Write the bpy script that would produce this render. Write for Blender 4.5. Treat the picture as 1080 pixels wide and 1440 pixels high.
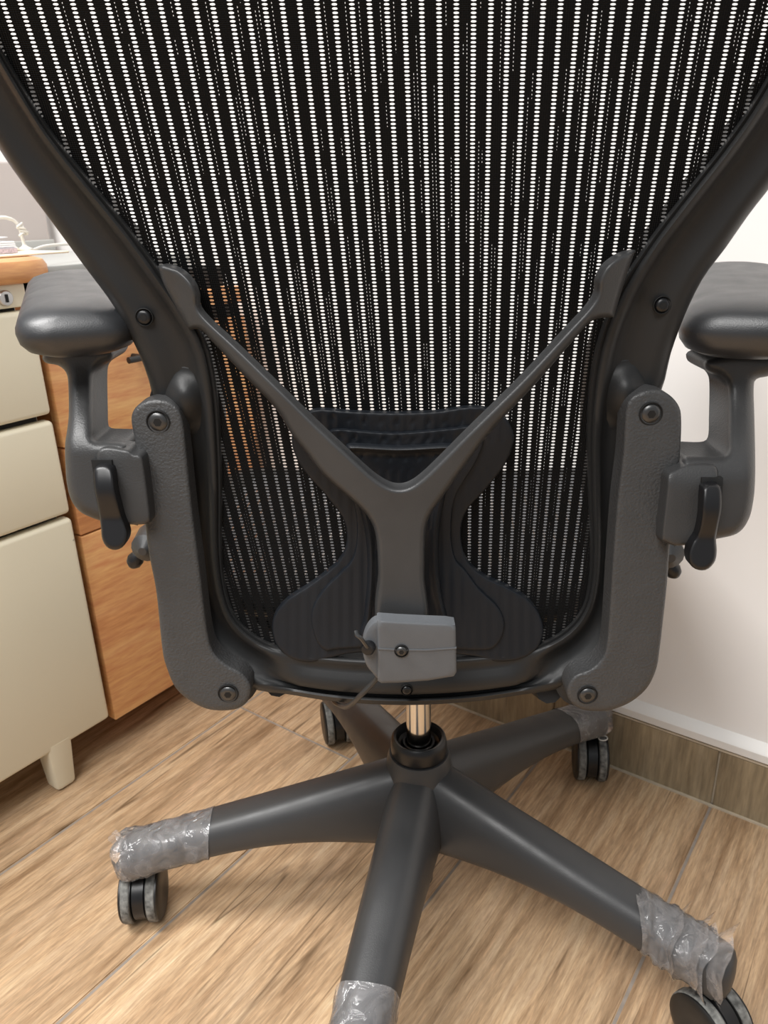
import bpy, bmesh, math, random
import numpy as np
from mathutils import Matrix, Vector, geometry

for o in list(bpy.data.objects): bpy.data.objects.remove(o)
random.seed(7); np.random.seed(7)
SC = bpy.context.scene
COL = SC.collection
R_ = math.radians

# ------------------------------------------------------------------ camera
PITCH, ROLL, YAW = 0.38155804, -0.02823945, 0.63604367
FPX, CH = 1082.0, 0.77
_cp, _sp = math.cos(PITCH), math.sin(PITCH)
_rt, _up = np.array([1., 0, 0]), np.array([0, _sp, _cp])
CF = np.array([0, _cp, -_sp])
CR = math.cos(ROLL)*_rt + math.sin(ROLL)*_up
CU = -math.sin(ROLL)*_rt + math.cos(ROLL)*_up
C0 = np.array([0, 0, CH])
cam_d = bpy.data.cameras.new('camera'); cam = bpy.data.objects.new('camera', cam_d); COL.objects.link(cam)
cam_d.sensor_fit = 'HORIZONTAL'; cam_d.sensor_width = 36; cam_d.lens = 36*FPX/1080
cam_d.clip_start = 0.01
cam_d.dof.use_dof = True; cam_d.dof.focus_distance = 0.54; cam_d.dof.aperture_fstop = 30
M = Matrix(((CR[0], CU[0], -CF[0], 0), (CR[1], CU[1], -CF[1], 0), (CR[2], CU[2], -CF[2], CH), (0, 0, 0, 1)))
cam.matrix_world = M
SC.camera = cam

# ------------------------------------------------------------------ world, lights, exposure
world = bpy.data.worlds.new('world'); SC.world = world; world.use_nodes = True
bg = world.node_tree.nodes['Background']
bg.inputs[0].default_value = (0.90, 0.95, 1.0, 1); bg.inputs[1].default_value = 0.27
def area(name, loc, size, power, col, tgt):
    d = bpy.data.lights.new(name, 'AREA'); d.shape = 'RECTANGLE'; d.size, d.size_y = size
    d.energy = power; d.color = col
    o = bpy.data.objects.new(name, d); COL.objects.link(o); o.location = loc
    o.rotation_euler = (Vector(tgt)-Vector(loc)).to_track_quat('-Z', 'Y').to_euler()
    return o
area('ceiling_light_rear', (-0.6, -0.9, 2.5), (1.2, 1.2), 46, (1.0, 0.985, 0.965), (-0.6, -0.9, 0))
area('ceiling_light_front', (-1.25, 0.30, 2.5), (1.2, 0.6), 50, (1.0, 0.985, 0.965), (-1.25, 0.30, 0))
SC.view_settings.view_transform = 'Standard'; SC.view_settings.look = 'None'
SC.view_settings.gamma = 1; SC.view_settings.use_curve_mapping = False
SC.view_settings.exposure = 0.42

# ------------------------------------------------------------------ geometry helpers
WV = np.array([-math.cos(YAW), math.sin(YAW), 0]); PV = np.array([math.sin(YAW), math.cos(YAW), 0])
def rw(w, p, z=0): return WV*w + PV*p + np.array([0, 0, z])
def ray(x, y): return CR*(x-540) - CU*(y-720) + CF*FPX
def at(x, y, Yf):
    """point of the surface Y = Yf(x, z) seen at photo position x, y"""
    d = ray(x, y); t = 0.55/d[1]
    for _ in range(14):
        q = C0 + d*t; t = Yf(q[0], q[2])/d[1]
    return C0 + d*t
def aty(x, y, Y): d = ray(x, y); return C0 + d*(Y/d[1])
def spline(pts, n, closed=True):
    p = np.array(pts, float); N = len(p); out = []
    segs = N if closed else N-1
    for i in range(segs):
        if closed: a, b, c, d = p[i-1], p[i], p[(i+1) % N], p[(i+2) % N]
        else: a, b, c, d = p[max(i-1, 0)], p[i], p[i+1], p[min(i+2, N-1)]
        for t in np.linspace(0, 1, 12, endpoint=False):
            m1 = (c-a)/2; m2 = (d-b)/2
            out.append((2*t**3-3*t*t+1)*b + (t**3-2*t*t+t)*m1 + (-2*t**3+3*t*t)*c + (t**3-t*t)*m2)
    if not closed: out.append(p[-1])
    out = np.array(out)
    if n is None: return out
    loop = np.vstack([out, out[:1]]) if closed else out
    s = np.concatenate([[0], np.cumsum(np.linalg.norm(np.diff(loop[:, :2], axis=0), axis=1))])
    u = np.linspace(0, s[-1], n, endpoint=not closed)
    return np.stack([np.interp(u, s, loop[:, k]) for k in range(loop.shape[1])], 1)
def plen(p, closed=True):
    q = np.vstack([p, p[:1]]) if closed else p
    return np.linalg.norm(np.diff(q, axis=0), axis=1).sum()
def inside(poly, q):
    x, y = q[:, 0], q[:, 1]; r = np.zeros(len(q), bool); n = len(poly)
    for i in range(n):
        x1, y1 = poly[i]; x2, y2 = poly[(i+1) % n]
        if y1 == y2: continue
        c = ((y1 > y) != (y2 > y)) & (x < (x2-x1)*(y-y1)/(y2-y1)+x1); r ^= c
    return r
def dist(poly, q):
    a = poly; b = np.roll(poly, -1, 0); ab = b-a; L = (ab**2).sum(1)+1e-12
    best = np.full(len(q), 1e9)
    for i in range(len(a)):
        t = np.clip(((q-a[i])@ab[i])/L[i], 0, 1); d = np.hypot(*(q-(a[i]+t[:, None]*ab[i])).T)
        best = np.minimum(best, d)
    return best

def link(o, parent=None):
    COL.objects.link(o)
    if parent is not None: o.parent = parent
    return o
def world_loc(o):
    l = np.zeros(3)
    while o is not None: l = l+np.array(o.location); o = o.parent
    return l
def mk(name, verts, faces, mat, parent=None, sharp=35, smooth=True):
    v = np.array(verts, float)
    if parent is not None: v = v - world_loc(parent)
    me = bpy.data.meshes.new(name); me.from_pydata([tuple(a) for a in v], [], [tuple(int(i) for i in f) for f in faces])
    me.validate(); bm = bmesh.new(); bm.from_mesh(me); bmesh.ops.recalc_face_normals(bm, faces=bm.faces); bm.to_mesh(me); bm.free()
    if smooth:
        me.polygons.foreach_set('use_smooth', [True]*len(me.polygons))
        if sharp: me.set_sharp_from_angle(angle=R_(sharp))
    me.materials.append(mat)
    return link(bpy.data.objects.new(name, me), parent)
def empty(name, loc=(0, 0, 0), parent=None):
    o = bpy.data.objects.new(name, None); o.location = loc; o.empty_display_size = .05
    return link(o, parent)
def tag(o, label=None, cat=None, group=None, kind=None):
    if label: o['label'] = label
    if cat: o['category'] = cat
    if group: o['group'] = group
    if kind: o['kind'] = kind
    return o

def rings_mesh(rings, closed_ring=True, loop=False, caps=True):
    n = len(rings[0]); v = np.concatenate([np.array(r) for r in rings]); f = []
    m = len(rings)
    for i in range(m if loop else m-1):
        a, b = i*n, ((i+1) % m)*n
        for j in range(n if closed_ring else n-1):
            k = (j+1) % n; f.append((a+j, a+k, b+k, b+j))
    if caps and not loop and closed_ring:
        f.append(tuple(range(n))); f.append(tuple((m-1)*n+j for j in range(n)))
    return v, f
def pillow_data(outline, Yf, thick, prof, step=6, smooth=True, rings=(2, 4, 7), extra=None, seg=5):
    pl = np.array(outline, float)
    if smooth:
        pl = spline(pl, None, True); pl = spline(pl, max(12, int(plen(pl)/seg)), True)
    else:
        q = []
        for a_, b_ in zip(pl, np.roll(pl, -1, 0)):
            m_ = max(1, int(np.hypot(*(b_-a_))/seg)); q += [a_+(b_-a_)*i_/m_ for i_ in range(m_)]
        pl = np.array(q)
    pts = [pl]; nrm = np.roll(pl, -1, 0)-np.roll(pl, 1, 0); nrm = np.stack([-nrm[:, 1], nrm[:, 0]], 1)
    nrm /= np.linalg.norm(nrm, axis=1)[:, None]+1e-9
    if not inside(pl, pl+nrm*.5).mean() > .5: nrm = -nrm
    for r in rings:
        q = pl+nrm*r; d = dist(pl, q); q = q[(d > r*.93) & inside(pl, q)]; pts.append(q)
    mn, mx = pl.min(0), pl.max(0)
    gx, gy = np.meshgrid(np.arange(mn[0], mx[0], step), np.arange(mn[1], mx[1], step))
    g = np.stack([gx.ravel(), gy.ravel()], 1); g = g[inside(pl, g)]
    g = g[dist(pl, g) > (max(rings) if rings else 0)+step*.5]; pts.append(g)
    allp = np.concatenate(pts); n = len(pl)
    res = geometry.delaunay_2d_cdt([Vector(p) for p in allp], [(i, (i+1) % n) for i in range(n)], [], 1, 1e-4)
    v2 = np.array([tuple(p) for p in res[0]]); tris = [tuple(f) for f in res[2]]
    d = dist(pl, v2); h = np.array([prof(a) for a in d])
    if extra is not None: h = h + extra(v2, d)
    N = len(v2)
    front = np.array([at(p[0], p[1], lambda x, z, hh=hh: Yf(x, z)+hh) for p, hh in zip(v2, h)])
    back = np.array([at(p[0], p[1], Yf) for p in v2]); back[:, 1] += thick
    cnt = {}
    for t in tris:
        for a, b in zip(t, t[1:]+t[:1]): cnt[(a, b)] = cnt.get((a, b), 0)+1
    f = list(tris) + [tuple(N+i for i in reversed(t)) for t in tris]
    for (a, b) in cnt:
        if (b, a) not in cnt: f.append((b, a, N+a, N+b))
    return np.concatenate([front, back]), f
def pillow(name, outline, Yf, thick, prof, mat, parent, sharp=40, **k):
    v, f = pillow_data(outline, Yf, thick, prof, **k)
    return mk(name, v, f, mat, parent, sharp)
def rnd(r, h):   # rounded edge: r px wide, h metres deep
    return lambda d: h*(1-math.sqrt(max(0., 1-(1-min(d, r)/r)**2)))
def tube_data(path, r, n=10, caps=True):
    p = np.array(path, float); m = len(p); rr = np.full(m, r) if np.isscalar(r) else np.array(r)
    t = np.gradient(p, axis=0); t /= np.linalg.norm(t, axis=1)[:, None]
    ref = np.array([0, 0, 1.]) if abs(t[0][2]) < .9 else np.array([1., 0, 0])
    u = np.cross(t[0], ref); rings = []
    for i in range(m):
        u = u - t[i]*(u@t[i]); u /= np.linalg.norm(u); w = np.cross(t[i], u)
        rings.append([p[i]+rr[i]*(math.cos(a)*u+math.sin(a)*w) for a in np.linspace(0, 2*math.pi, n, endpoint=False)])
    return rings_mesh(rings, True, False, caps)
def tube(name, path, r, mat, parent=None, n=10, dense=True):
    p = spline(path, max(8, 5*len(path)), False) if dense and len(path) > 2 else path
    v, f = tube_data(p, r, n); return mk(name, v, f, mat, parent)
def lathe_data(prof, origin, axis, n=28, cap=True):
    ax = np.array(axis, float); ax /= np.linalg.norm(ax)
    ref = np.array([0, 0, 1.]) if abs(ax[2]) < .9 else np.array([1., 0, 0])
    u = np.cross(ax, ref); u /= np.linalg.norm(u); w = np.cross(ax, u)
    rings = [[np.array(origin)+ax*h+r*(math.cos(a)*u+math.sin(a)*w) for a in np.linspace(0, 2*math.pi, n, endpoint=False)] for r, h in prof]
    return rings_mesh(rings, True, False, cap)
def lathe(name, prof, origin, axis, mat, parent=None, n=28, sharp=35):
    v, f = lathe_data(prof, origin, axis, n); return mk(name, v, f, mat, parent, sharp)
def join(*parts):
    V, F, o = [], [], 0
    for v, f in parts:
        V.append(np.array(v)); F += [tuple(i+o for i in q) for q in f]; o += len(v)
    return np.concatenate(V), F
def box_data(x0, x1, y0, y1, z0, z1, bev=0.0):
    """rounded box in room axes: x = w, y = p"""
    if bev <= 0:
        c = [(x, y, z) for z in (z0, z1) for x, y in ((x0, y0), (x1, y0), (x1, y1), (x0, y1))]
        f = [(0, 3, 2, 1), (4, 5, 6, 7), (0, 1, 5, 4), (1, 2, 6, 5), (2, 3, 7, 6), (3, 0, 4, 7)]
        return np.array([rw(*q) for q in c]), f
    b = bmesh.new()
    bmesh.ops.create_cube(b, size=1)
    for v in b.verts:
        v.co = Vector((x0 if v.co.x < 0 else x1, y0 if v.co.y < 0 else y1, z0 if v.co.z < 0 else z1))
    bmesh.ops.bevel(b, geom=list(b.edges), offset=bev, segments=3, profile=.5, affect='EDGES')
    b.verts.index_update()
    v = np.array([rw(*q.co) for q in b.verts]); f = [tuple(q.index for q in p.verts) for p in b.faces]; b.free()
    return v, f
def box(name, dims, mat, parent=None, bev=0.0, sharp=50):
    v, f = box_data(*dims, bev=bev); return mk(name, v, f, mat, parent, sharp)

# ------------------------------------------------------------------ materials
def lin(r, g, b):
    f = lambda c: (c/255/12.92) if c/255 <= .04045 else ((c/255+.055)/1.055)**2.4
    return (f(r), f(g), f(b), 1)
class NT:
    def __init__(s, m): s.t = m.node_tree; s.n = s.t.nodes; s.l = s.t.links
    def add(s, typ, **kw):
        n = s.n.new(typ)
        for k, v in kw.items():
            if k == 'ins':
                for i, val in v.items():
                    if hasattr(val, 'is_output') or isinstance(val, bpy.types.NodeSocket): s.l.new(val, n.inputs[i])
                    else: n.inputs[i].default_value = val
            else: setattr(n, k, v)
        return n
    def ramp(s, fac, stops):
        r = s.n.new('ShaderNodeValToRGB'); s.l.new(fac, r.inputs[0])
        while len(r.color_ramp.elements) < len(stops): r.color_ramp.elements.new(.5)
        for e, (p, c) in zip(r.color_ramp.elements, stops): e.position = p; e.color = c
        return r.outputs[0]
def mat(name, col, rough=.5, metal=0, noise=0.0, nscale=40, bump=0.0, bscale=300, spec=.5, coat=0, rvar=0.0):
    m = bpy.data.materials.new(name); m.use_nodes = True; t = NT(m); b = t.n['Principled BSDF']
    b.inputs['Base Color'].default_value = col; b.inputs['Roughness'].default_value = rough
    b.inputs['Metallic'].default_value = metal; b.inputs['Specular IOR Level'].default_value = spec
    b.inputs['Coat Weight'].default_value = coat
    tc = t.add('ShaderNodeTexCoord')
    if noise > 0 or rvar > 0:
        n = t.add('ShaderNodeTexNoise', ins={'Vector': tc.outputs['Object'], 'Scale': nscale, 'Detail': 4})
        if noise > 0:
            lo = tuple(c*(1-noise) for c in col[:3])+(1,); hi = tuple(min(1, c*(1+noise)) for c in col[:3])+(1,)
            t.l.new(t.ramp(n.outputs[0], [(.3, lo), (.7, hi)]), b.inputs['Base Color'])
        if rvar > 0:
            mr = t.add('ShaderNodeMapRange', ins={0: n.outputs[0], 1: .3, 2: .7, 3: rough-rvar, 4: rough+rvar}); t.l.new(mr.outputs[0], b.inputs['Roughness'])
    if bump > 0:
        n2 = t.add('ShaderNodeTexNoise', ins={'Vector': tc.outputs['Object'], 'Scale': bscale, 'Detail': 2})
        bp = t.add('ShaderNodeBump', ins={'Height': n2.outputs[0], 'Strength': bump, 'Distance': .001}); t.l.new(bp.outputs[0], b.inputs['Normal'])
    return m
def wood(name, base, dark, light, rough, axis, scale=(6, 60, 60), cracks=False, bumpy=.15):
    m = bpy.data.materials.new(name); m.use_nodes = True; t = NT(m); b = t.n['Principled BSDF']
    tc = t.add('ShaderNodeTexCoord'); oi = t.add('ShaderNodeObjectInfo')
    off = t.add('ShaderNodeVectorMath', operation='SCALE', ins={0: (13.1, 7.7, 3.3), 3: oi.outputs['Random']})
    ad = t.add('ShaderNodeVectorMath', operation='ADD', ins={0: tc.outputs['Object'], 1: off.outputs[0]})
    def warp(sc, amt):
        mp = t.add('ShaderNodeMapping', ins={'Vector': ad.outputs[0], 'Scale': sc}); return mp.outputs[0]
    n1 = t.add('ShaderNodeTexNoise', ins={'Vector': warp(scale, 0), 'Scale': 1.0, 'Detail': 6, 'Roughness': .62, 'Distortion': .4})
    fine = t.add('ShaderNodeTexNoise', ins={'Vector': warp(tuple(s*5 for s in scale), 0), 'Scale': 1.0, 'Detail': 3, 'Roughness': .7})
    big = t.add('ShaderNodeTexNoise', ins={'Vector': warp(tuple(s*.3 for s in scale), 0), 'Scale': 1.0, 'Detail': 3})
    c1 = t.ramp(n1.outputs[0], [(.28, dark), (.5, base), (.75, light)])
    mx = t.add('ShaderNodeMix', data_type='RGBA', blend_type='OVERLAY', ins={0: .55, 6: c1, 7: t.ramp(fine.outputs[0], [(.3, (.25, .25, .25, 1)), (.7, (.75, .75, .75, 1))])})
    mx2 = t.add('ShaderNodeMix', data_type='RGBA', blend_type='OVERLAY', ins={0: .5, 6: mx.outputs[2], 7: t.ramp(big.outputs[0], [(.3, (.32, .32, .32, 1)), (.7, (.68, .68, .68, 1))])})
    out = mx2.outputs[2]
    if cracks:
        ck = t.add('ShaderNodeTexNoise', ins={'Vector': warp(tuple(s*c for s, c in zip(scale, (.34, .16, .5))), 0), 'Scale': 1.0, 'Detail': 1.5, 'Distortion': .25})
        ab = t.add('ShaderNodeMath', operation='SUBTRACT', ins={0: ck.outputs[0], 1: .5}); a2 = t.add('ShaderNodeMath', operation='ABSOLUTE', ins={0: ab.outputs[0]})
        line = t.add('ShaderNodeMapRange', ins={0: a2.outputs[0], 1: .0, 2: .015, 3: 1., 4: 0.})
        gate = t.add('ShaderNodeTexNoise', ins={'Vector': warp(tuple(s*.9 for s in scale), 0), 'Scale': 1.0, 'Detail': 1})
        g2 = t.add('ShaderNodeMapRange', ins={0: gate.outputs[0], 1: .47, 2: .60, 3: 0., 4: .85})
        ml = t.add('ShaderNodeMath', operation='MULTIPLY', ins={0: line.outputs[0], 1: g2.outputs[0]})
        mx3 = t.add('ShaderNodeMix', data_type='RGBA', ins={0: ml.outputs[0], 6: out, 7: lin(98, 74, 50)}); out = mx3.outputs[2]
    t.l.new(out, b.inputs['Base Color']); b.inputs['Roughness'].default_value = rough
    bp = t.add('ShaderNodeBump', ins={'Height': fine.outputs[0], 'Strength': bumpy, 'Distance': .0006}); t.l.new(bp.outputs[0], b.inputs['Normal'])
    return m

M_frame = mat('frame_plastic', (.021, .0212, .0215, 1), .44, bump=.10, bscale=1500, rvar=.05, nscale=30, spec=.35)
M_brkt = mat('bracket_metal', (.053, .053, .0535, 1), .45, bump=.7, bscale=520, noise=.06, nscale=60)
M_ysup = mat('support_plastic', (.041, .0415, .0425, 1), .40, bump=.12, bscale=900, noise=.12, nscale=25)
M_arm = mat('arm_metal', (.042, .042, .0425, 1), .42, bump=.22, bscale=800, noise=.05)
M_pad = mat('arm_pad_rubber', (.019, .020, .0225, 1), .40, spec=.9, bump=.12, bscale=1200, rvar=.05)
M_lum = mat('lumbar_plastic', (.0075, .0095, .013, 1), .48, spec=.35, bump=.10, bscale=500, rvar=.08, nscale=40)
M_clamp = mat('clamp_grey_plastic', (.110, .117, .126, 1), .5, bump=.12, bscale=900, noise=.06)
M_screw = mat('dark_steel', (.10, .10, .10, 1), .36, metal=.85)
M_black = mat('black_plastic', (.008, .008, .009, 1), .35)
M_void = mat('socket_black', (.003, .003, .003, 1), .7)
M_chrome = mat('chrome', (.75, .72, .68, 1), .14, metal=1)
M_base = mat('base_grey', (.041, .0413, .0425, 1), .40, bump=.10, bscale=900, rvar=.05, spec=.5)
M_tread = mat('worn_tread', (.17, .17, .16, 1), .8, noise=.6, nscale=160, bump=.3, bscale=400)
M_wheel = mat('wheel_black', (.011, .011, .011, 1), .4, noise=.2, nscale=90)
M_cable = mat('cable_grey', (.032, .03, .028, 1), .4)
M_wall = mat('wall_paint', lin(244, 241, 238), .75, bump=.05, bscale=60, noise=.01, nscale=4)
M_duct = mat('white_duct', lin(240, 238, 234), .4)
M_grout = mat('grout', lin(150, 140, 130), .9, noise=.12, nscale=80)
M_groutl = mat('grout_light', lin(196, 182, 160), .9, noise=.1, nscale=80)
M_cream = mat('cream_metal', lin(226, 219, 196), .42, bump=.06, bscale=250, noise=.015, nscale=6)
M_gap = mat('dark_gap', (.02, .018, .016, 1), .8)
M_lock = mat('lock_steel', (.5, .5, .5, 1), .3, metal=.9)
M_paper = mat('paper', lin(240, 242, 248), .8)
M_sheet = mat('cream_sheet', lin(236, 224, 200), .7)
M_cord = mat('white_cord', lin(226, 222, 214), .5)
M_part = mat('partition_grey', lin(184, 175, 170), .75, noise=.02, nscale=10)
M_ledge = mat('ledge_grey', lin(176, 176, 172), .5)
M_plank = wood('floor_wood', lin(188, 157, 123), lin(147, 116, 85), lin(206, 180, 148), .42, 'y', scale=(85, 7, 10), cracks=True)
M_skirt = wood('skirting_wood', lin(150, 134, 108), lin(130, 114, 90), lin(164, 150, 126), .5, 'z', scale=(30, 30, 3), cracks=False)
M_orange = wood('orange_veneer', lin(212, 154, 102), lin(203, 142, 90), lin(218, 164, 114), .42, 'y', scale=(3, 3, 26), bumpy=.05)

def specks(m, col, scale, size, stretch=(1, 1, 1)):
    """sparse small marks and scuffs with a shape of their own"""
    t = NT(m); b = t.n['Principled BSDF']; tc = t.add('ShaderNodeTexCoord')
    mp = t.add('ShaderNodeMapping', ins={'Vector': tc.outputs['Object'], 'Scale': stretch, 'Rotation': (.4, .9, .3)})
    v = t.add('ShaderNodeTexVoronoi', ins={'Vector': mp.outputs[0], 'Scale': scale})
    sp = t.add('ShaderNodeSeparateColor', ins={0: v.outputs['Color']})
    g = t.add('ShaderNodeMath', operation='GREATER_THAN', ins={0: sp.outputs[0], 1: .62})
    d = t.add('ShaderNodeMath', operation='LESS_THAN', ins={0: v.outputs['Distance'], 1: size})
    ml = t.add('ShaderNodeMath', operation='MULTIPLY', ins={0: g.outputs[0], 1: d.outputs[0]}); m2 = t.add('ShaderNodeMath', operation='MULTIPLY', ins={0: ml.outputs[0], 1: .55})
    src = b.inputs['Base Color'].links[0].from_socket
    mx = t.add('ShaderNodeMix', data_type='RGBA', ins={0: m2.outputs[0], 6: src, 7: col}); t.l.new(mx.outputs[2], b.inputs['Base Color'])
specks(M_cream, lin(120, 112, 100), 17, .045, (1, 1, 2.2))
specks(M_wall, lin(150, 120, 95), 7, .018, (1, 1, 1.8))
def film_mat():
    m = bpy.data.materials.new('clear_film'); m.use_nodes = True; t = NT(m); t.n.remove(t.n['Principled BSDF'])
    out = t.n['Material Output']; tc = t.add('ShaderNodeTexCoord')
    n = t.add('ShaderNodeTexNoise', ins={'Vector': tc.outputs['Object'], 'Scale': 55, 'Detail': 3, 'Distortion': 1.4})
    bp = t.add('ShaderNodeBump', ins={'Height': n.outputs[0], 'Strength': .8, 'Distance': .006})
    gl = t.add('ShaderNodeBsdfGlossy', ins={'Color': (1, 1, 1, 1), 'Roughness': .10, 'Normal': bp.outputs[0]})
    df = t.add('ShaderNodeBsdfDiffuse', ins={'Color': (.85, .83, .84, 1)})
    tl = t.add('ShaderNodeBsdfTranslucent', ins={'Color': (.85, .83, .84, 1)})
    tr = t.add('ShaderNodeBsdfTransparent', ins={'Color': (.99, .99, .99, 1)})
    m0 = t.add('ShaderNodeMixShader', ins={0: .4, 1: df.outputs[0], 2: tl.outputs[0]})
    ml = t.ramp(n.outputs[0], [(.35, (.17, .17, .17, 1)), (.7, (.36, .36, .36, 1))])
    m1 = t.add('ShaderNodeMixShader', ins={0: ml, 1: tr.outputs[0], 2: m0.outputs[0]})
    fr = t.add('ShaderNodeFresnel', ins={'IOR': 1.5, 'Normal': bp.outputs[0]})
    m2 = t.add('ShaderNodeMixShader', ins={0: fr.outputs[0], 1: m1.outputs[0], 2: gl.outputs[0]})
    t.l.new(m2.outputs[0], out.inputs[0]); return m
M_film = film_mat()

def weave_mat(name, col, pin):
    m = bpy.data.materials.new(name); m.use_nodes = True; t = NT(m); b = t.n['Principled BSDF']; out = t.n['Material Output']
    b.inputs['Base Color'].default_value = col; b.inputs['Roughness'].default_value = .6; b.inputs['Specular IOR Level'].default_value = .16
    uv = t.add('ShaderNodeUVMap'); sp = t.add('ShaderNodeSeparateXYZ', ins={0: uv.outputs[0]})
    k, j = sp.outputs[0], sp.outputs[1]
    mth = lambda op, a, c=0.0, d=0.0: t.add('ShaderNodeMath', operation=op, ins={0: a, 1: c, 2: d}).outputs[0]
    wv = mth('SINE', mth('MULTIPLY', j, 12.566)); wk = mth('SINE', mth('MULTIPLY', k, 44.0))
    hb = mth('ADD', mth('MULTIPLY', wv, .6), mth('MULTIPLY', wk, .8))
    bp = t.add('ShaderNodeBump', ins={'Height': hb, 'Strength': .5, 'Distance': .0004}); t.l.new(bp.outputs[0], b.inputs['Normal'])
    if pin:
        fk = mth('FRACT', k); fj = mth('FRACT', mth('ADD', j, .5))
        near = lambda c, w: mth('LESS_THAN', mth('ABSOLUTE', mth('SUBTRACT', fk, c)), w)
        cell = t.add('ShaderNodeCombineXYZ', ins={0: mth('MULTIPLY', mth('FLOOR', k), 3.7), 1: mth('MULTIPLY', j, .035), 2: 0.})
        na = t.add('ShaderNodeTexNoise', ins={'Vector': cell.outputs[0], 'Scale': 1.0, 'Detail': 1})
        cell2 = t.add('ShaderNodeVectorMath', operation='ADD', ins={0: cell.outputs[0], 1: (40.3, 9.1, 5.5)})
        nb = t.add('ShaderNodeTexNoise', ins={'Vector': cell2.outputs[0], 'Scale': 1.0, 'Detail': 1})
        la = mth('MULTIPLY', near(.40, .013), mth('GREATER_THAN', na.outputs[0], .55))
        lb = mth('MULTIPLY', near(.62, .013), mth('GREATER_THAN', nb.outputs[0], .58))
        msk = mth('MULTIPLY', mth('MAXIMUM', la, lb), mth('LESS_THAN', fj, .36))
        tr = t.add('ShaderNodeBsdfTransparent'); mx = t.add('ShaderNodeMixShader', ins={0: msk, 1: b.outputs[0], 2: tr.outputs[0]})
        t.l.new(mx.outputs[0], out.inputs[0])
    return m
M_weave = weave_mat('mesh_weave', (.0024, .0024, .0026, 1), True)
M_weave2 = weave_mat('seat_weave', (.13, .13, .135, 1), False)

# ------------------------------------------------------------------ room
floor_v, floor_f = box_data(-2.5, 3.0, -2.5, 0.93, -.02, -.0014)
floor = tag(mk('floor', floor_v, floor_f, M_grout, None, smooth=False), 'light wood-look plank tile floor with grey grout lines', kind='structure')
def plank_mesh(w, l, h=.008):
    b = bmesh.new(); bmesh.ops.create_cube(b, size=1)
    for v in b.verts: v.co = Vector((v.co.x*w, v.co.y*l, v.co.z*h-h/2))
    bmesh.ops.bevel(b, geom=[e for e in b.edges if all(v.co.z > -h*.5 for v in e.verts)], offset=.0012, segments=2, affect='EDGES')
    me = bpy.data.meshes.new('plank'); b.to_mesh(me); b.free(); me.materials.append(M_plank); return me
PWID = .2325; G = .0035; PLEN = 0.93
pm = plank_mesh(PWID-G, PLEN-G)
w_edge = .137   # a joint between two planks lies here
# end joints: offset of each row along the room
for r in range(-5, 9):
    w0 = w_edge + r*PWID; wc = w0+PWID/2
    # row between the second and third joint left of the wall joint shows a cross joint at p = .713
    joint = {2: .713}.get(r, -.013)
    p0 = joint
    segs = []
    q = p0
    while q < .915: segs.append((q, min(q+PLEN, .9145))); q += PLEN
    segs.append((p0-PLEN, p0)); segs.append((p0-2*PLEN, p0-PLEN))
    for a, c in segs:
        me = pm if abs((c-a)-PLEN) < 1e-6 else plank_mesh(PWID-G, (c-a)-G)
        o = bpy.data.objects.new('plank', me); link(o, floor)
        o.location = rw(wc, (a+c)/2, 0); o.rotation_euler = (0, 0, -YAW)

WALLP = .925
wall_v, wall_f = box_data(-3.0, 6.0, WALLP, WALLP+.1, -.02, 2.7)
wall = tag(mk('wall_back', wall_v, wall_f, M_wall, None, smooth=False), 'plain off-white painted wall behind the chair', kind='structure')
bb_v, bb_f = box_data(-2.5, 3.0, WALLP-.006, WALLP, 0, .0925)
bb = tag(mk('baseboard_back', bb_v, bb_f, M_groutl, None, smooth=False), 'brown wood-look tile skirting with pale grout', kind='structure')
sk = None
for r in range(-6, 10):
    w0 = w_edge+r*PWID
    if sk is None:
        b = bmesh.new(); bmesh.ops.create_cube(b, size=1)
        for v in b.verts: v.co = Vector((v.co.x*(PWID-.003), v.co.y*.009, v.co.z*.090))
        bmesh.ops.bevel(b, geom=list(b.edges), offset=.001, segments=2, affect='EDGES')
        sk = bpy.data.meshes.new('skirting_tile'); b.to_mesh(sk); b.free(); sk.materials.append(M_skirt)
    o = bpy.data.objects.new('skirting_tile', sk); link(o, bb); o.location = rw(w0+PWID/2, WALLP-.0065, .0455); o.rotation_euler = (0, 0, -YAW)
box('caulk', (-2.5, 3.0, WALLP-.0145, WALLP-.0108, -.001, .0022), M_groutl, bb)
box('cap', (-2.5, 3.0, WALLP-.0118, WALLP-.001, .0908, .0936), M_groutl, bb)
duct_prof = [(WALLP, .0955), (WALLP-.012, .0955), (WALLP-.0135, .097), (WALLP-.0135, .1075), (WALLP-.0115, .1105), (WALLP, .1185)]
v, f = rings_mesh([[rw(w, p, z) for p, z in duct_prof] for w in (-2.5, 3.0)])
tag(mk('trim_1', v, f, M_duct, None, sharp=25), 'white plastic cable duct running along the top of the skirting', kind='structure')

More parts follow.
